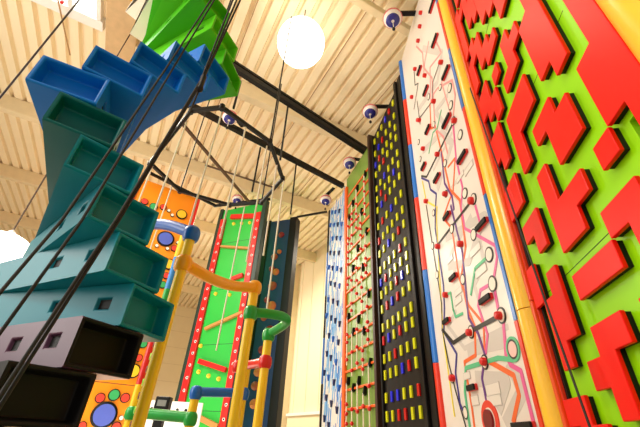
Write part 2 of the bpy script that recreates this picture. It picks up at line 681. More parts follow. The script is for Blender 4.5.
lc = dict(orange=(238, 104, 40), purple=(96, 40, 130), pink=(228, 92, 156), green=(84, 190, 138), black=(24, 22, 22),
          navy=(52, 46, 140), yellow=(240, 220, 60), palepink=(240, 150, 150), grey=(206, 198, 192), red=(226, 60, 40))
lm = {k: mat('map_line_'+k, v, .4, var=.03) for k, v in lc.items()}
lines = [
    ('grey', .05, [(A, [(60, 0), (30, 60), (90, 140), (250, 60)])]),
    ('grey', .12, [(A, [(100, 150), (240, 110)])]),
    ('grey', .12, [(A, [(250, 190), (300, 300), (240, 420)])]),
    ('grey', .07, [(B, [(200, 60), (120, 210), (140, 300)])]),
    ('grey', .06, [(B, [(230, 150), (250, 250), (210, 330), (240, 420)])]),
    ('grey', .05, [(Cc, [(200, 60), (110, 240)])]),
    ('grey', .05, [(Cc, [(300, 190), (190, 330), (260, 420)])]),
    ('grey', .10, [(Cc, [(60, 150), (150, 60), (200, 110), (130, 330)])]),
    ('grey', .10, [(D, [(60, 40), (150, 60), (130, 200), (40, 330)])]),
    ('grey', .08, [(D, [(180, 260), (120, 340), (180, 420)])]),
    ('grey', .14, [(A, [(130, 250), (240, 260), (210, 360)])]),
    ('grey', .09, [(B, [(100, 150), (250, 60), (190, 240), (110, 260)])]),
    ('palepink', .03, [(D, [(125, 10), (150, 60), (95, 130), (100, 300)])]),
    ('palepink', .026, [(D, [(180, 150), (150, 200), (190, 340), (205, 420)]), (Cc, [(212, 100)])]),
    ('purple', .016, [(D, [(200, 50), (262, 310)])]),
    ('orange', .045, [(A, [(165, 180), (270, 238), (290, 310), (268, 412)])]),
    ('orange', .036, [(D, [(95, 300), (100, 420)]), (Cc, [(120, 30), (135, 90), (150, 150), (165, 220), (190, 330)]), (B, [(155, 0), (178, 180), (160, 300), (185, 420)]), (A, [(128, 60), (131, 165), (90, 190), (118, 360), (128, 440)])]),
    ('orange', .03, [(Cc, [(215, 180), (180, 225)])]),
    ('orange', .03, [(Cc, [(215, 182), (205, 340)]), (B, [(115, 0), (90, 70), (125, 110), (152, 300), (190, 410)]), (A, [(160, 50), (165, 180)])]),
    ('pink', .034, [(Cc, [(205, 10), (220, 190), (250, 320)]), (B, [(160, 30), (175, 110), (295, 175), (300, 220), (285, 320), (235, 350), (226, 410)]), (A, [(175, 90), (168, 160)])]),
    ('pink', .036, [(B, [(215, 20), (240, 110)])]),
    ('pink', .040, [(B, [(285, 320), (305, 427)]), (A, [(232, 40), (242, 165), (258, 200), (296, 222), (350, 440)])]),
    ('palepink', .03, [(D, [(30, 30), (60, 60), (65, 130), (105, 180), (110, 260), (120, 420)]), (Cc, [(120, 40), (160, 80), (180, 160)])]),
    ('palepink', .03, [(D, [(110, 260), (130, 230), (200, 190), (215, 260), (205, 380)])]),
    ('palepink', .03, [(D, [(90, 5), (70, 110), (66, 160)])]),
    ('purple', .034, [(Cc, [(150, 150), (165, 300), (200, 360), (210, 427)])]),
    ('purple', .034, [(B, [(120, 20), (152, 150), (165, 200), (186, 420)]), (A, [(106, 30), (140, 85), (165, 160), (155, 250), (178, 365)])]),
    ('green', .034, [(B, [(270, 215), (215, 265), (198, 370)])]),
    ('green', .04, [(A, [(268, 182), (215, 175), (95, 212), (92, 300), (112, 440)])]),
    ('green', .03, [(B, [(95, 370), (120, 360), (130, 427)]), (A, [(50, 0), (58, 25), (85, 12)])]),
    ('green', .022, [(D, [(150, 330), (130, 420)]), (Cc, [(110, 60), (90, 160)])]),
    ('yellow', .026, [(Cc, [(60, 290), (78, 385), (130, 415)]), (B, [(65, 60), (70, 180), (85, 427)]), (A, [(15, 110), (55, 390)])]),
    ('navy', .03, [(Cc, [(55, 275), (90, 290), (98, 330), (126, 350), (122, 427)]), (B, [(60, 110), (92, 330), (96, 420)]), (A, [(15, 80), (62, 160), (58, 230), (75, 345), (96, 385)])]),
    ('black', .03, [(Cc, [(55, 265), (80, 270), (205, 15)])]),
    ('black', .03, [(B, [(65, 180), (200, 5)])]),
    ('black', .042, [(A, [(8, 70), (50, 120), (110, 80), (226, 18)])]),
    ('black', .018, [(B, [(25, 20), (50, 178), (85, 400)]), (A, [(10, 75), (35, 200), (60, 300), (100, 440)])]),
    ('black', .016, [(D, [(20, 140), (25, 215), (40, 205), (20, 330)])]),
    ('black', .014, [(D, [(142, 105), (110, 200), (108, 290), (40, 380)])]),
    ('black', .014, [(D, [(35, 290), (50, 400)])]),
]
for k, (c, w, segs) in enumerate(lines):
    pts = []
    for fr_, pp in segs:
        pts += mpts(fr_, pp)
    mb = MB()
    pts = [(min(max(a_, .03), MU-.06), b_) for a_, b_ in pts]
    mw.line(mb, pts, w*1.05, .0012+k*.0002, lm[c])
    mb.build('route_line', mp, label='%s printed route line' % c)
# white legend boxes
for fr_, (x, y), bw_, bh_ in ((A, (100, 240), .16, .07), (A, (195, 290), .26, .1), (A, (200, 330), .26, .09), (B, (215, 195), .25, .08), (B, (238, 275), .24, .08), (B, (150, 355), .2, .07),
                              (B, (150, 390), .2, .07), (B, (118, 230), .18, .07), (A, (130, 330), .16, .09), (Cc, (280, 230), .22, .07), (Cc, (240, 270), .2, .06)):
    u, z = mpts(fr_, [(x, y)])[0]
    mb = MB()
    mw.box(mb, u-bw_/2, u+bw_/2, z-bh_/2, z+bh_/2, 0, .0082, mapgrey)
    mw.box(mb, u-bw_/2+.006, u+bw_/2-.006, z-bh_/2+.006, z+bh_/2-.006, 0, .0085, mapwhite)
    mb.build('legend_box', mp)
# stations
stations = [(B, 270, 212, .075), (B, 283, 325, .075), (B, 168, 308, .06), (B, 125, 112, .06), (B, 210, 135, .065), (B, 68, 290, .055), (B, 54, 50, .05), (B, 50, 178, .055),
            (Cc, 240, 70, .065), (Cc, 168, 205, .055), (Cc, 262, 348, .065), (Cc, 303, 375, .065), (Cc, 172, 350, .05), (Cc, 42, 105, .05), (Cc, 50, 185, .05),
            (D, 190, 228, .065), (D, 195, 310, .065), (D, 90, 270, .055), (D, 145, 225, .05), (D, 207, 385, .06), (D, 115, 400, .05),
            (A, 95, 375, .06), (A, 115, 80, .065), (A, 165, 190, .065), (A, 226, 20, .07), (A, 46, 250, .05)]
ivory = mat('station_ivory', (240, 228, 214), .4, var=.03)
for fr_, x, y, r in stations:
    u, z = mpts(fr_, [(x, y)])[0]
    mb = MB()
    mw.disc(mb, u, z, r, 0, .0092, lm['black'], 24, r*1.05)
    mw.disc(mb, u, z, r*.78, 0, .0096, ivory, 24, r*.82)
    mb.build('station_ring', mp)
u, z = mpts(A, [(268, 143)])[0]
mb = MB()
mw.disc(mb, u, z, .10, 0, .0088, lm['green'], 28)
mw.disc(mb, u, z, .078, 0, .0092, lm['black'], 28)
mw.disc(mb, u, z, .062, 0, .0096, mat('station_pink', (240, 196, 190), .4), 28)
mb.build('station_ring', mp, label='pink station in a green and black ring')
u, z = mpts(A, [(185, 402)])[0]
mb = MB()
mw.disc(mb, u, z, .16, 0, .0088, lm['red'], 28)
mw.disc(mb, u, z, .10, 0, .0094, ivory, 28)
mw.disc(mb, u, z, .085, 0, .03, mat('maroon_disc', (120, 20, 30), .35), 28)
mb.build('station_ring', mp, label='large red ring round a maroon disc')
# knobs and bars
knobs = [(A, 210, 20), (A, 103, 82), (A, 155, 188), (A, 40, 248), (B, 195, 5), (B, 65, 180), (B, 152, 170), (B, 95, 368), (Cc, 35, 0), (Cc, 58, 135), (Cc, 125, 162),
         (Cc, 162, 350), (Cc, 285, 380), (Cc, 72, 385), (D, 142, 105), (D, 20, 137), (D, 66, 168), (D, 108, 290), (D, 5, 270), (D, 40, 380), (D, 205, 382), (D, 35, 3), (D, 47, -130), (D, 43, -65)]
for fr_, x, y in knobs:
    u, z = mpts(fr_, [(x, y)], .035)[0]
    mb = MB()
    mb.lathe(mw.p(u, z, 0), mw.n, [(0, .038), (.042, .037), (.055, .03), (.058, .015)], redplastic, 16)
    mb.build('knob', mp)
bars = [(A, 22, 40, .15), (A, 114, 283, .15), (A, 300, 424, .24), (B, 102, 62, .16), (B, 237, 95, .19), (B, 127, 300, .16), (B, 252, 385, .19), (Cc, 82, 45, .17), (Cc, 168, 10, .19),
        (Cc, 62, 220, .16), (Cc, 125, 275, .18), (Cc, 245, 175, .2), (D, 115, 3, .2), (D, 42, 145, .17), (D, 167, 155, .2), (D, 72, 240, .18), (D, 172, 380, .2), (D, 102, -162, .2)]
for fr_, x, y, L in bars:
    u, z = mpts(fr_, [(x, y)], .03)[0]
    L *= 1.2
    mb = MB()
    mw.box(mb, u-L/2, u+L/2, z-.03, z+.03, 0, .028, redplastic)
    base = mb.build('bar_hold', mp, bevel=.008)
    mb = MB()
    mw.box(mb, u-L/2+.003, u+L/2-.003, z-.028, z+.028, .028, .05, blackp)
    mb.build('grip', base, bevel=.008)

# ================================================================== black light-bar wall
bw = Wall(tuple((V(1.72, 4.86, 0)+hv(-8)*1.86)[:2]), -hv(-8))
BWU, BT = 1.86, 8.25
bwl = thing('climbing_course', 'black climbing wall dotted with small yellow, red and blue bars', 'climbing wall', bw.p(.9, 0))
mb = MB()
bw.box(mb, 0.06, 1.60, 0, BT, -.1, 0, blackpanel)
mb.build('panel', bwl)
for a, b_, d in ((0, .07, .05), (1.58, 1.68, .06), (1.70, 1.86, .02)):
    mb = MB()
    bw.box(mb, a, b_, 0, BT+(.0 if a < 1 else .15), -.14, d, black)
    mb.build('frame_post', bwl, bevel=.01)
lightm = {'Y': mat('yellow_bar', (206, 208, 22), .25, var=.05), 'R': mat('red_bar', (196, 24, 22), .25, var=.05), 'B': mat('blue_bar', (44, 48, 222), .25, var=.05)}
rowpx = [(396, 415.7), (395.5, 396), (394, 372.1), (393.5, 354.9), (392.5, 335.8), (391, 322.7), (389.5, 304), (388, 289.6), (387.3, 276.9), (387, 263.7)]
rows = [bw.at(*q)[1] for q in rowpx]
pat = ['YYRRYY', 'YBBYYR', 'YYYBRY', 'YYRYYY', 'RBYRYY', 'YYYYYY', 'YRBRYY', 'YYYRBY', 'BRYYYY', 'YYYYRY', 'YYBYRY', 'RYYYYY', 'YRYBYY', 'YBRYYY', 'YRYYBY', 'YYBYYY']
while rows[-1] < 7.9:
    rows.append(rows[-1]+random.choice([.3, .36, .42]))
cnt = 0
for r, z in enumerate(rows[:16]):
    p_ = pat[r % len(pat)]
    for c in range(6):
        u = .145+c*.252
        mb = MB()
        bw.box(mb, u-.034, u+.034, z-.078, z+.078, 0, .03, lightm[p_[c]])
        mb.build('bar', bwl, bevel=.006, label={'Y': 'yellow bar', 'R': 'red bar', 'B': 'blue bar'}[p_[c]])
        cnt += 1
if len(rows) > 16:
    mb = MB()
    for r, z in enumerate(rows[16:]):
        for c in range(6):
            u = .145+c*.252
            bw.box(mb, u-.034, u+.034, z-.078, z+.078, 0, .03, lightm[pat[(r*5+3) % 16][c]])
    o = mb.build('bar', bwl)
    o['kind'] = 'stuff'

# ================================================================== olive wall with sliding balls
gw = Wall(tuple((V(1.40, 6.80, 0)+hv(-15)*1.66)[:2]), -hv(-15))
GUW, GT = 1.66, 8.15
olive = mat('olive_panel', (110, 142, 52), .45, var=.08, scale=4)
orangerod = mat('orange_rod', (232, 96, 24), .4, var=.05)
gwl = thing('climbing_course', 'olive green climbing wall with orange bars and red balls on white rods', 'climbing wall', gw.p(.83, 0))
mb = MB()
gw.box(mb, .04, GUW, 0, GT, -.1, 0, olive)
mb.build('panel', gwl)
mb = MB()
gw.box(mb, 0, .15, 0, GT-.35, -.1, .06, orangerod)
mb.build('side_rail', gwl, bevel=.02)
mb = MB()
gw.box(mb, GUW-.06, GUW+.03, 0, GT+.3, -.12, .06, mat('dark_brown_post', (58, 34, 22), .5))
mb.build('side_post', gwl, bevel=.01)
k = 0
zz = 1.72
while zz < GT-.6:
    mb = MB()
    gw.box(mb, .15, GUW-.07, zz-.022, zz+.022, 0, .035, orangerod)
    mb.build('crossbar', gwl, bevel=.008)
    zz += .355
rods = [(.30, 1.3, 2.55), (.30, 2.9, 3.9), (.3, 4.6, 6.6), (.58, 1.3, 2.4), (.58, 2.65, 3.5), (.55, 3.9, 5.0), (.55, 5.6, 6.9), (.85, 1.3, 2.5), (.85, 2.75, 3.7), (.85, 4.2, 5.4), (.85, 5.9, 7.2),
        (1.12, 1.3, 2.3), (1.12, 2.6, 3.4), (1.12, 3.7, 4.8), (1.1, 5.2, 6.3), (1.38, 1.3, 2.75), (1.38, 3.1, 4.1), (1.36, 4.5, 5.6), (1.36, 6.0, 7.3)]
for (u, z0, z1) in rods:
    mb = MB()
    mb.tube([gw.p(u, z0, .06), gw.p(u, z1, .06)], .014, whiterope, 8)
    ro = mb.build('rod', gwl)
    mb = MB()
    gw.poly(mb, [(u-.045, z1-.04), (u+.045, z1-.02), (u+.06, z1+.12)], 0, .07, blackp)
    mb.build('rod_stop', ro)
    zc = z0+.12
    while zc < z1-.15:
        mb = MB()
        mb.lathe(gw.p(u, zc-.05, .06), Z, [(0, .008), (.01, .026), (.027, .037), (.04, .04), (.053, .037), (.07, .026), (.08, .008)], redplastic, 12)
        mb.build('ball', ro)
        zc += random.choice([.17, .24, .31, .36])

# ================================================================== white and blue wall
cw = Wall(tuple((V(1.03, 8.75, 0)+hv(-18)*1.42)[:2]), -hv(-18))
CUW, CT = 1.42, 8.1
cwl = thing('climbing_course', 'white climbing wall with blue brush streaks and dark blue wedge holds', 'climbing wall', cw.p(.7, 0))
mb = MB()
cw.box(mb, .08, CUW-.08, 0, CT, -.1, 0, mapwhite)
mb.build('panel', cwl)
navy = mat('navy_hold', (28, 36, 84), .4, var=.1)
bb = mat('edge_blue', (42, 104, 182), .4, var=.05)
ed = [0, 1.6, 2.75, 3.9, 5.1, 6.5, CT]
for k in range(len(ed)-1):
    for a, b_ in ((0, .09), (CUW-.09, CUW)):
        mb = MB()
        dark = (k % 2 == 1) if a == 0 else (k % 2 == 1)
        cw.box(mb, a, b_, ed[k]+.004, ed[k+1]-.004, -.1, .03, blackp if dark else bb)
        mb.build('edge_pad', cwl, bevel=.01, label='black edge pad' if dark else 'blue edge pad')
streak = [mat('streak_blue', (66, 140, 214), .4, var=.1), mat('streak_pale_blue', (126, 180, 226), .4, var=.1), mat('streak_deep_blue', (36, 100, 190), .4, var=.1)]
mb = MB()
for k in range(260):
    u, z = random.uniform(.12, CUW-.16), random.uniform(1.3, CT-.35)
    L, w = random.uniform(.2, .6), random.uniform(.02, .05)
    s_ = random.uniform(.0, .10)
    cw.poly(mb, [(u, z), (u+w, z+.02), (u+w+s_, z+L), (u+s_*.8, z+L*1.05)], -.002, .003+.00002*k, random.choice(streak+[streak[1]]*3))
mb.build('brush_streaks', cwl)
for k in range(44):
    u, z = .2+((k*7) % 10)/10*1.05+random.uniform(-.03, .03), 1.45+k*.147
    mb = MB()
    cw.poly(mb, [(u, z), (u+.055, z+.14), (u-.05, z+.155)], 0, .05, navy if random.random() < .6 else streak[2])
    mb.build('wedge_hold', cwl, bevel=.004)

# ================================================================== dark blue boulder wall
dw = Wall((-1.46, 11.1), hv(112))
db = mat('dark_blue_panel', (22, 54, 112), .55, var=.12, scale=8, bump=.3)
dwl = thing('climbing_course', 'narrow dark blue climbing wall with round red and orange holds and black side', 'climbing wall', dw.p(.4, 0))
mb = MB()
du0, du1, du2 = [dw.at(x, 300)[0] for x in (260, 281.5, 289)]
dw.box(mb, du0, du1, 0, 8.1, -.3, 0, db)
mb.build('panel', dwl)
mb = MB()
dw.box(mb, du1, du2, 0, 8.15, -.3, .04, blackp)
dw.box(mb, du0-.25, du0, 0, 8.15, -.3, .02, blackp)
mb.build('side_panel', dwl, bevel=.01)
hc = [mat('hold_red', (150, 34, 40), .5), mat('hold_orange', (216, 120, 60), .5), mat('hold_brown', (170, 84, 50), .5)]
k = 0
for (px, py, r) in ((281.5, 235, .11), (279.5, 252, .08), (274.5, 257, .12), (272, 269, .1), (276, 272, .12), (272.5, 286, .15), (267, 300, .1), (271.5, 306, .16), (264, 318, .1), (270, 330, .14),
                    (258, 372, .13), (255, 386, .12), (262, 350, .12), (254, 404, .13), (259, 418, .1)):
    u, z = dw.at(px, py)
    u = max(du0+.12, min(du1-.14, u))
    mb = MB()
    mb.lathe(dw.p(u, z, -.01), dw.n, [(0, r), (.05, r*.92), (.09, r*.65), (.11, r*.25)], hc[k % 3], 14)
    mb.build('hold', dwl, label=['dark red hold', 'orange hold', 'brown hold'][k % 3])
    k += 1

# ================================================================== green wall with red ladder borders
qL, qR = at_z(223.5, 211, 8.15), at_z(266, 202, 8.15)
ew = Wall((qL.x, qL.y), (qR-qL))
EU = (qR-qL).length
grn = mat('bright_green_panel', (40, 186, 66), .35, var=.10, scale=1.2)
dgrn = mat('dark_green_frame', (20, 52, 42), .45, var=.1)
woodbar = mat('tan_bar', (196, 136, 70), .5, var=.08)
ewl = thing('climbing_course', 'bright green climbing wall with red perforated side rails and slanting bars', 'climbing wall', ew.p(EU/2, 0))
mb = MB()
ew.box(mb, 0, EU, 0, 8.15, -.12, 0, grn)
mb.build('panel', ewl)
for a, b_ in ((-.1, .03), (EU-.08, EU+.07)):
    mb = MB()
    ew.box(mb, a, b_, 0, 8.2, -.12, .06, dgrn)
    mb.build('frame_post', ewl, bevel=.01)
ya, yb = .04, EU-.28
for a in (ya, yb):
    mb = MB()
    ew.box(mb, a, a+.2, 0, 7.75, 0, .08, redplastic)
    ra = mb.build('side_rail', ewl, bevel=.01)
    for k in range(22):
        mb = MB()
        ew.disc(mb, a+.12, .9+k*.31, .04, .08, .083, white, 12)
        ew.disc(mb, a+.12, .9+k*.31, .022, .08, .085, blackp, 10)
        mb.build('rail_hole', ra)
for (p1, p2, m, w) in (((231, 217), (255, 216), redplastic, .16), ((221, 246.5), (251, 248.5), woodbar, .07), ((205, 329), (243, 312), woodbar, .08), ((232, 279), (243, 275), redplastic, .12),
                       ((199, 361), (226, 370), redplastic, .13), ((184, 410), (218, 427), woodbar, .12)):
    a, b_ = ew.at(*p1, .05), ew.at(*p2, .05)
    mb = MB()
    mb.beam(ew.p(*a, .05), ew.p(*b_, .05), .1, w, m, up=Z)
    mb.build('bar', ewl, bevel=.01, label='red bar' if m == redplastic else 'tan bar')
yk = mat('yellow_knob', (236, 214, 60), .4)
for px, py in ((234, 224), (242, 223.5), (250, 223), (216, 294), (199, 372), (209, 376), (219, 379), (201, 346), (230, 295)):
    u, z = ew.at(px, py)
    mb = MB()
    mb.lathe(ew.p(u, z, -.01), ew.n, [(0, .06), (.06, .05), (.08, .02)], yk, 12)
    mb.build('knob', ewl)
for z in (2.0, 3.6, 5.2, 6.8):
    mb = MB()
    ew.box(mb, .24, EU-.28, z-.006, z+.006, 0, .002, dgrn)
    mb.build('joint', ewl)

# ================================================================== orange wall with circles
qL, qR = at_z(141, 178, 8.1), at_z(199, 199, 8.1)
ow = Wall((qL.x, qL.y), (qR-qL))
OU = (qR-qL).length
orng = mat('orange_panel', (240, 138, 12), .4, var=.05, scale=3)
owl = thing('climbing_course', 'orange climbing wall with black rimmed coloured circles behind the box tower', 'climbing wall', ow.p(OU/2, 0))
mb = MB()
ow.box(mb, 0, OU, 0, 8.1, -.12, 0, orng)
mb.build('panel', owl)
for a in (-.1, OU-.1):
    mb = MB()
    ow.box(mb, a, a+.14, 0, 8.05, -.12, .06, redplastic)
    mb.build('side_rail', owl, bevel=.01)
cc = dict(b=mat('circle_blue', (78, 96, 190), .4), g=mat('circle_green', (50, 160, 92), .4), r=mat('circle_red', (222, 60, 46), .4), w=mat('circle_white', (240, 230, 214), .4), y=mat('circle_amber', (240, 190, 40), .4))
for px, py, r, c in ((104, 415, .36, 'b'), (114, 395, .17, 'g'), (100, 398, .14, 'r'), (125, 398, .14, 'r'), (121, 418, .07, 'w'), (116, 427, .14, 'r'), (133, 371, .22, 'y'), (138.5, 358, .12, 'r'),
                     (143, 344, .14, 'g'), (144.3, 202, .14, 'r'), (153.4, 207, .16, 'g'), (163, 207.6, .13, 'r'), (168.6, 211, .07, 'w'), (172, 215.5, .07, 'w'), (181.4, 214.7, .22, 'y'),
                     (165.4, 239, .32, 'b'), (156.4, 246, .07, 'w'), (177.5, 243, .07, 'w'), (167, 249, .07, 'w'), (174, 248.7, .13, 'r'), (169, 264.5, .22, 'y'), (166, 276, .13, 'r'), (162.5, 285, .14, 'g'),
                     (82, 426, .12, 'r')):
    u, z = ow.at(px, py)
    r *= .62
    mb = MB()
    mb.lathe(ow.p(u, z, -.01), ow.n, [(0, r*1.22), (.05, r*1.22), (.055, r)], blackp, 24)
    o = mb.build('circle_rim', owl)
    mb = MB()
    ow.disc(mb, u, z, r, .0, .05, cc[c], 24)
    mb.build('circle', o, label={'b': 'blue circle', 'g': 'green circle', 'r': 'red circle', 'w': 'white circle', 'y': 'amber circle'}[c])
mb = MB()
u, z = ow.at(110, 383)
ow.box(mb, 0, OU, z-.008, z+.008, 0, .002, brownsteel)
mb.build('joint', owl)

# ================================================================== spiral of coloured tubes on yellow poles
RC = V(-1.42, 4.3, 0)
PM = at_y(160.5, 345, 2.9)
PM = V(PM.x, PM.y, 0)


def pole_xy(pxa, y):
    q = at_y(*pxa, y)
    return V(q.x, q.y, 0)


pc = pole_xy((244, 356), 3.75)
pd = pole_xy((263, 380), 4.35)
pe = pole_xy((242, 400), 4.95)
pf = pole_xy((192, 412), 4.75)
pb = pole_xy((140, 385), 4.9)
ph = V(-1.75, 3.35, 0)                                  # hidden behind the tower
spiral = thing('tube_spiral', 'spiral of curved coloured tubes rising around yellow poles beside the box tower', 'climbing frame', RC)
R1 = .05


def zat(xy, px, py):
    """height at which the pixel's ray passes over the pole's distance"""
    d = ray(px, py)
    t = Vector((xy.x, xy.y)).length / math.hypot(d.x, d.y)
    return 1.5 + d.z*t


def pole(xy, spans, R1=R1):
    for z0, z1, m, lab in spans:
        mb = MB()
        mb.tube([xy+Z*z0, xy+Z*z1], R1, m, 16)
        mb.build('pole', spiral, label=lab)


zM1 = zat(PM, 195, 234)
zM2 = zat(PM, 186, 263)
pole(PM, [(0, zM1, yellowtube, 'yellow pole')], .044)
zc1, zc2 = zat(pc, 256, 287), zat(pc, 250, 312)
pole(pc, [(0, zc1, yellowtube, 'yellow pole')])
zd1, zd2 = zat(pd, 268, 334), zat(pd, 266, 361)
pole(pd, [(0, zd1, yellowtube, 'yellow pole')])
ze1, ze2 = zat(pe, 247, 366), zat(pe, 244, 393)
pole(pe, [(0, ze1, yellowtube, 'yellow pole')])
zf1, zf2 = zat(pf, 198, 392), zat(pf, 194, 418)
pole(pf, [(0, zf1, yellowtube, 'yellow pole')])
zb = [zat(pb, 131, 412), zat(pb, 142, 385), zat(pb, 152, 344), zat(pb, 167, 300), zat(pb, 170, 290), zat(pb, 178, 258), zat(pb, 184, 236)]
pole(pb, [(0, zb[1], yellowtube, 'yellow pole'), (zb[1], zb[2]+.1, redtube, 'red pole section'), (zb[2]+.1, zb[4], greentube, 'green pole section'),
          (zb[4], zb[5], mat('sky_blue_tube', (46, 136, 214), .3), 'blue pole section'), (zb[5], zb[6], yellowtube, 'yellow pole section')])
pole(ph, [(0, zM1+.35, yellowtube, 'yellow pole')])


def rung(a, za, b, zb_, m, lab, bulge=.15, sag=0., r=.052, jr=.07):
    pa, pb_ = a+Z*za, b+Z*zb_
    mid = (pa+pb_)/2
    out = (mid-RC)
    out.z = 0
    out.normalize()
    pts = []
    for k in range(15):
        t = k/14
        w = math.sin(math.pi*t)
        s_ = t
        pts.append(pa.lerp(pb_, s_)+out*bulge*w-Z*sag*w)
    mb = MB()
    mb.tube(pts, r, m, 16)
    for q in (pa, pb_):
        mb.lathe(q-Z*.08, Z, [(0, jr*.85), (.02, jr), (.05, jr*1.08), (.09, jr*1.08), (.12, jr*.95), (.14, jr*.7), (.148, jr*.3)], m, 18)
    mb.build('rung', spiral, label=lab)


rung(ph, zM1+.30, PM, zM1, bluetube, 'blue curved rung', .02, -.03, .055)
rung(PM, zM2, pc, zc1, orangetube, 'orange sagging rung', .05, .09, .052)
rung(pc, zc2, pd, zd1, greentube, 'green curved rung', .30, -.05, .05, .07)
rung(pd, zd2, pe+V(-.12, .03, 0), ze1, redtube, 'red short rung', .04, 0)
rung(pe, ze2, pf, zf1, bluetube, 'blue straight rung', .0, 0)
rung(pf, zf2, pb, zb[0], greentube, 'green lower rung', .0, 0, .058)

# a slim pole with stacked green and maroon discs
q = at_y(154, 365, 4.3)
bead = thing('beaded_rope', 'dark rope strung with green and maroon discs beside the red pole section', 'rope', (q.x, q.y, 0))
mb = MB()
mb.tube([(q.x, q.y, 1.2), (q.x, q.y, 3.0)], .02, blackrope, 8)
mb.build('cord', bead)
gd, md = mat('lime_disc', (120, 190, 50), .4), mat('maroon_bead', (96, 26, 40), .4)
for k in range(9):
    mb = MB()
    mb.lathe((q.x, q.y, 1.5+k*.13), Z, [(0, .03), (.02, .07), (.08, .07), (.1, .03)], gd if k % 2 else md, 14)
    mb.build('disc', bead, label='green disc' if k % 2 else 'maroon disc')

# ================================================================== hanging ring frame with white ropes
ring_px = [(191, 111), (222, 107.5), (270, 142), (282.6, 178.6), (261.5, 202.5), (230, 205), (180, 191), (150, 163)]
RZ = 5.0
rp = [at_z(x, y, RZ) for x, y in ring_px]
cen = sum(rp, V(0, 0, 0))/8
ringo = thing('ring_frame', 'black eight sided steel ring hung above the tube spiral', 'hanging frame', (cen.x, cen.y, RZ))
for k in range(8):
    mb = MB()
    mb.beam(rp[k], rp[(k+1) % 8], .05, .05, black)
    mb.build('bar', ringo, bevel=.005)
    mb = MB()
    mb.lathe(rp[k]-Z*.04, Z, [(0, .035), (.08, .035)], black, 12)
    mb.build('corner', ringo)
for k in (0, 2, 4, 6):
    mb = MB()
    top = rp[k].copy()
    top.z = 8.25
    mb.tube([rp[k], top], .012, black, 8)
    mb.build('hanger', ringo)
ends = [(1, 194, 194), (2, 259, 200), (3, 268, 230)]
ropes = [((222, 112), (196, 215)), ((246, 126), (226, 215)), ((267, 146), (258, 240)), ((277, 164), (266, 235)), ((284, 179), (270, 290)), ((187, 121), (160, 190)), ((172, 186), (150, 230)), ((245, 205), (229, 330)), ((153, 165), (140, 215))]
for (a, b_) in ropes:
    pa = at_z(*a, RZ)
    dd = (pa-CAM).xy.length
    rr = ray(*b_)
    pb_ = CAM+rr*(dd/math.hypot(rr.x, rr.y))
    bottom = V(pa.x, pa.y, 1.6)
    mb = MB()
    mb.tube([pa, V(pa.x, pa.y, max(pb_.z-.3, 1.6))], .011, whiterope, 8)
    tag(mb.build('rope'), 'white rope hanging straight down from the black ring frame', 'rope', 'white ropes hanging from the ring frame')

# ================================================================== black steel rig at wall-top height
def steel(a, b_, z, w, h, name, label, m=black, double=0):
    pa, pb_ = at_z(*a, z), at_z(*b_, z)
    mb = MB()
    mb.beam(pa, pb_, w, h, m)
    if double:
        mb.beam(pa+V(0, 0, double), pb_+V(0, 0, double), w*.6, h*.5, m)
    return tag(mb.build(name, bevel=.004), label, 'beam')


steel((180, 33), (374, 158), 8.3, .12, .13, 'steel_beam', 'long black steel beam crossing below the roof lamp to the olive wall', double=.18)
steel((120, 68), (343, 186), 8.2, .12, .14, 'steel_beam', 'black steel beam behind the ring frame ending at the white and blue wall')
steel((180, 121), (250, 203), 7.9, .07, .07, 'steel_brace', 'thin brown diagonal brace below the roof behind the ring frame', brownsteel)
steel((297, 217), (327, 211.7), 8.12, .06, .06, 'steel_brace', 'thin black bar from the dark blue wall to the white and blue wall')
steel((148, 172), (216, 206), 8.12, .07, .08, 'steel_beam', 'black bar along the top of the orange wall')
steel((214, 206), (270, 199), 8.22, .07, .08, 'steel_beam', 'black bar along the top of the green wall')
steel((205, 165), (275, 188), 8.6, .04, .05, 'steel_brace', 'thin brown pipe near the roof above the green wall', brownsteel)
# vertical drop rods
for (a, b_, z) in (((288, 106), (281, 160), 8.3), ((296, 166), (288, 214), 8.2), ((260, 150), (253, 192), 8.2), ((240, 84), (232, 108), 8.3)):
    pa = at_z(*a, z)
    mb = MB()
    d = (pa-CAM).xy.length
    rr = ray(*b_)
    zb2 = 1.5+rr.z*d/math.hypot(rr.x, rr.y)
    mb.beam((pa.x, pa.y, zb2), (pa.x, pa.y, z+.1), .04, .04, black)
    tag(mb.build('drop_rod'), 'black vertical steel rod hanging from the roof to the rig', 'rod', 'black drop rods of the steel rig')

# ================================================================== auto belays
abw = mat('belay_white', (236, 226, 222), .3, var=.03)
abb = mat('belay_blue', (44, 44, 130), .25, var=.05)
abr = mat('belay_pink_band', (214, 110, 110), .35)


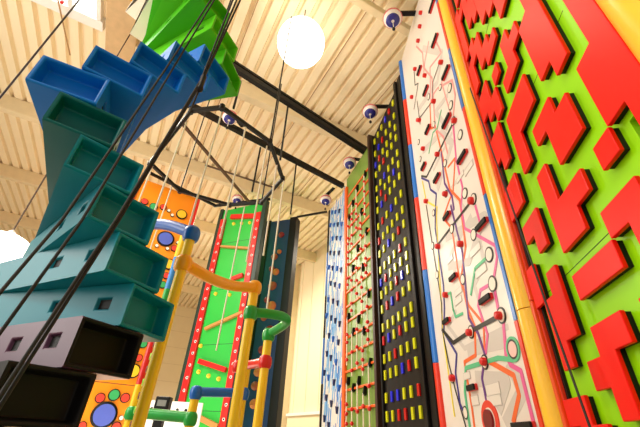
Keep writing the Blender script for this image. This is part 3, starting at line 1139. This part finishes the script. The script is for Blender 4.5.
def auto_belay(loc, wall_dir, label):
    t = thing('auto_belay', label, 'auto belay', loc, 'auto belays on the wall tops')
    L = Vector(loc)
    mb = MB()
    prof_ = [(-.155, .05), (-.15, .11), (-.10, .16), (-.02, .185), (.06, .17), (.12, .12), (.15, .05)]
    ax = (CAM-L).normalized()*.5 - Z*.9
    ax.normalize()
    mb.lathe(L, -ax, prof_, abw, 20)
    body = mb.build('housing', t)
    mb = MB()
    mb.lathe(L, -ax, [(-.176, .03), (-.173, .115), (-.13, .135)], abb, 20)
    mb.build('cover_disc', t)
    mb = MB()
    mb.lathe(L, -ax, [(-.176, .008), (-.180, .026), (-.174, .03)], abw, 16)
    mb.build('badge', t)
    mb = MB()
    mb.lathe(L, -ax, [(-.045, .187), (-.015, .19), (.01, .187)], abr, 20)
    mb.build('band', t)
    wd = Vector(wall_dir).normalized()
    mb = MB()
    mb.beam(L+Z*.16+wd*-.05, L+Z*.16+wd*.5, .09, .05, black)
    mb.beam(L+Z*.1, L+Z*.16, .05, .05, black)
    mb.build('mounting_arm', t, bevel=.004)
    mb = MB()
    mb.tube([L-Z*.16, L-Z*.34], .007, whiterope, 6)
    mb.lathe(L-Z*.42, Z, [(0, .01), (.02, .03), (.06, .03), (.09, .01)], blackp, 10)
    mb.build('clip', t)


for px, py, z, wd, lab in (
        (392.5, 18, 8.55, (1, -.1, 0), 'white and blue auto belay at the top of the route map wall'),
        (370, 111, 8.3, (1, -.1, 0), 'white and blue auto belay at the top of the black wall'),
        (349.5, 162.5, 8.25, (1, .1, 0), 'white and blue auto belay at the top of the olive wall'),
        (325.7, 199.5, 8.25, (.5, -1, 0), 'white and blue auto belay at the top of the white and blue wall'),
        (237.5, 199, 8.4, (.3, 1, 0), 'white and blue auto belay above the green wall'),
        (230, 117, 8.1, (.5, 1, 0), 'white and blue auto belay under the long steel beam near the green boxes')):
    auto_belay(tuple(at_z(px, py, z)), wd, lab)

# ================================================================== balloon lamps
glow = mat('lamp_glow', (255, 246, 226), .5, var=0., emit=6.)


def lamp(px, py, z, r, label, sq=1.06, hang=CZ):
    c = at_z(px, py, z)
    t = thing('globe_lamp', label, 'lamp', tuple(c), 'round globe lamps')
    mb = MB()
    mb.lathe(c, Z, [(-r*sq*math.cos(math.pi*k/18), max(r*math.sin(math.pi*k/18), .004)) for k in range(19)], glow, 32)
    mb.build('globe', t)
    mb = MB()
    mb.lathe(c+Z*r*sq*.98, Z, [(0, .05), (.05, .05), (.08, .02)], white, 12)
    mb.tube([c+Z*(r*sq), (c.x, c.y, hang)], .012, brownsteel, 8)
    mb.build('hanger', t)
    return c


lamp(301, 43, 8.25, .475, 'round glowing globe lamp hanging under the roof')
lamp(-9, 268, 3.3, .5, 'bright white globe lamp at the left edge behind the tower')

# ================================================================== ropes in front of the tower
def free_rope(pts, r, label, group=None, m=blackrope):
    mb = MB()
    mb.tube([at_r(*p) for p in pts], r, m, 8)
    return tag(mb.build('rope'), label, 'rope', group)


LB = 'thin black rope running down in front of the twisted box tower'
GB = 'black ropes in front of the box tower'
free_rope([(216, -8, 2.9), (165, 70, 2.4), (62, 220, 1.55), (-8, 302, 1.35)], .0056, LB, GB)
free_rope([(219, -8, 2.95), (172, 70, 2.42), (82, 220, 1.56), (-8, 344, 1.36)], .0056, LB, GB)
free_rope([(236, -8, 2.9), (201, 80, 2.35), (116, 220, 1.62), (20, 365, 1.4), (-8, 408, 1.36)], .006, LB, GB)
free_rope([(240, -8, 2.92), (203, 80, 2.36), (119, 220, 1.63), (26, 365, 1.41), (-8, 419, 1.37)], .006, LB, GB)
free_rope([(244, -8, 2.95), (202, 82, 2.37), (190, 112, 2.2), (150, 165, 1.9)], .006, LB, GB)
free_rope([(-6, 105, 3.2), (84, -6, 3.6)], .006, 'single thin brown cord crossing the roof at the upper left', None, brownsteel)
c = at_r(202, 82, 2.34)
kb = thing('rope_clip', 'black metal rope clip where the ropes meet beside the blue boxes', 'clip', tuple(c))
mb = MB()
mb.tube([c+Z*.05, c-Z*.05], .016, black, 10)
mb.build('clip_body', kb)
mb = MB()
mb.lathe(c-Z*.085, Z, [(0, .008), (.015, .02), (.035, .02)], black, 10)
mb.build('clip_hook', kb)

# ================================================================== far white spotted panel and post at the bottom
q1, q2 = at_y(150, 400, 9.0), at_y(196, 400, 9.0)
sw_ = Wall((q1.x-.3, q1.y), V(1, -.1, 0))
spt = thing('spotted_board', 'white board with black spots behind the green lower rung', 'board', sw_.p(.6, 0))
mb = MB()
sw_.box(mb, .05, 1.5, 0, 2.08, -.05, 0, white)
mb.build('board', spt)
for k in range(28):
    mb = MB()
    sw_.disc(mb, .13+(k % 7)*.19+(.08 if (k//7) % 2 else 0), 1.35+(k//7)*.19, .033, 0, .004, blackp, 10)
    mb.build('spot', spt)
pq = at_y(163, 405, 7.6)
post = thing('equipment_post', 'black post with a square black head in front of the spotted board', 'post', (pq.x, pq.y, 0))
mb = MB()
mb.beam((pq.x, pq.y, 0), (pq.x, pq.y, 1.84), .16, .16, blackp)
mb.build('post_body', post, bevel=.01)
mb = MB()
mb.beam((pq.x-.13, pq.y, 1.95), (pq.x+.13, pq.y, 1.95), .2, .22, black)
mb.build('head', post, bevel=.02)
mb = MB()
mb.box((pq.x-.08, pq.y-.108, 1.9), (.16, 0, 0), (0, .01, 0), (0, 0, .1), mat('grey_screen', (120, 124, 120), .3))
mb.build('screen', post)

# sprinkler pipe with a red head, upper left
pa, pb_ = at_z(57, -4, 9.2), at_z(70, 55, 9.2)
sp = thing('sprinkler_pipe', 'thin ceiling pipe with a red sprinkler head at the upper left', 'pipe', tuple(pa))
mb = MB()
mb.tube([pa, pb_], .016, mat('tan_conduit', (176, 136, 92), .5), 8)
mb.build('pipe', sp)
mb = MB()
qq = at_z(62, 2, 9.1)
mb.lathe(qq, Z, [(-.05, .015), (-.03, .035), (.03, .035), (.05, .02)], redplastic, 10)
mb.build('sprinkler_head', sp)
# conduits clipped under the roof
for (a, b_) in (((318, 88), (372, 0)), ((232, 60), (262, 0)), ((396, 72), (340, 150))):
    pa, pb_ = at_z(*a, CZ-.02), at_z(*b_, CZ-.02)
    v_ = (pa.dot(DV)+pb_.dot(DV))/2
    mb = MB()
    mb.tube([hp(-2, v_, CZ-.03), hp(12, v_, CZ-.03)], .012, mat('tan_conduit', (176, 136, 92), .5), 8)
    tag(mb.build('conduit'), 'thin brown conduit running along the ribs of the roof', 'pipe', 'conduits under the roof sheet')

# ================================================================== light
w = bpy.data.worlds.new('world')
scene.world = w
w.use_nodes = True
bg = w.node_tree.nodes['Background']
bg.inputs[0].default_value = (1, .93, .82, 1)
bg.inputs[1].default_value = .5


def area(name, loc, target, size, power, color=(1, .93, .8)):
    l = bpy.data.lights.new(name, 'AREA')
    l.shape = 'DISK'
    l.size = size
    l.energy = power
    l.color = color
    o = bpy.data.objects.new(name, l)
    col.objects.link(o)
    o.location = loc
    o.rotation_euler = (Vector(target)-Vector(loc)).to_track_quat('-Z', 'Y').to_euler()
    return o


for x, y, z, p in ((-4, -3, 8, 330), (-6, 6, 8.2, 420), (-3.5, 13, 8.2, 600), (2.5, 13, 8, 300), (-8, 18, 8, 700)):
    area('hall_fill', (x, y, z), (x*.6, y*.8+1, 0), 2.2, p)  # added overhead fill lights, no lamps hang at these spots
area('window_light', (-9, 1, 5), (0, 3.5, 3.5), 6, 470, (1, .96, .88))
area('floor_bounce_fill', (-4, 9, .6), (-4, 9, 9), 6, 260, (1, .9, .74))  # added upward fill, imitates light coming back off the floor

scene.view_settings.view_transform = 'Standard'
scene.view_settings.look = 'None'
scene.view_settings.gamma = 1
scene.view_settings.use_curve_mapping = False
scene.view_settings.exposure = .08
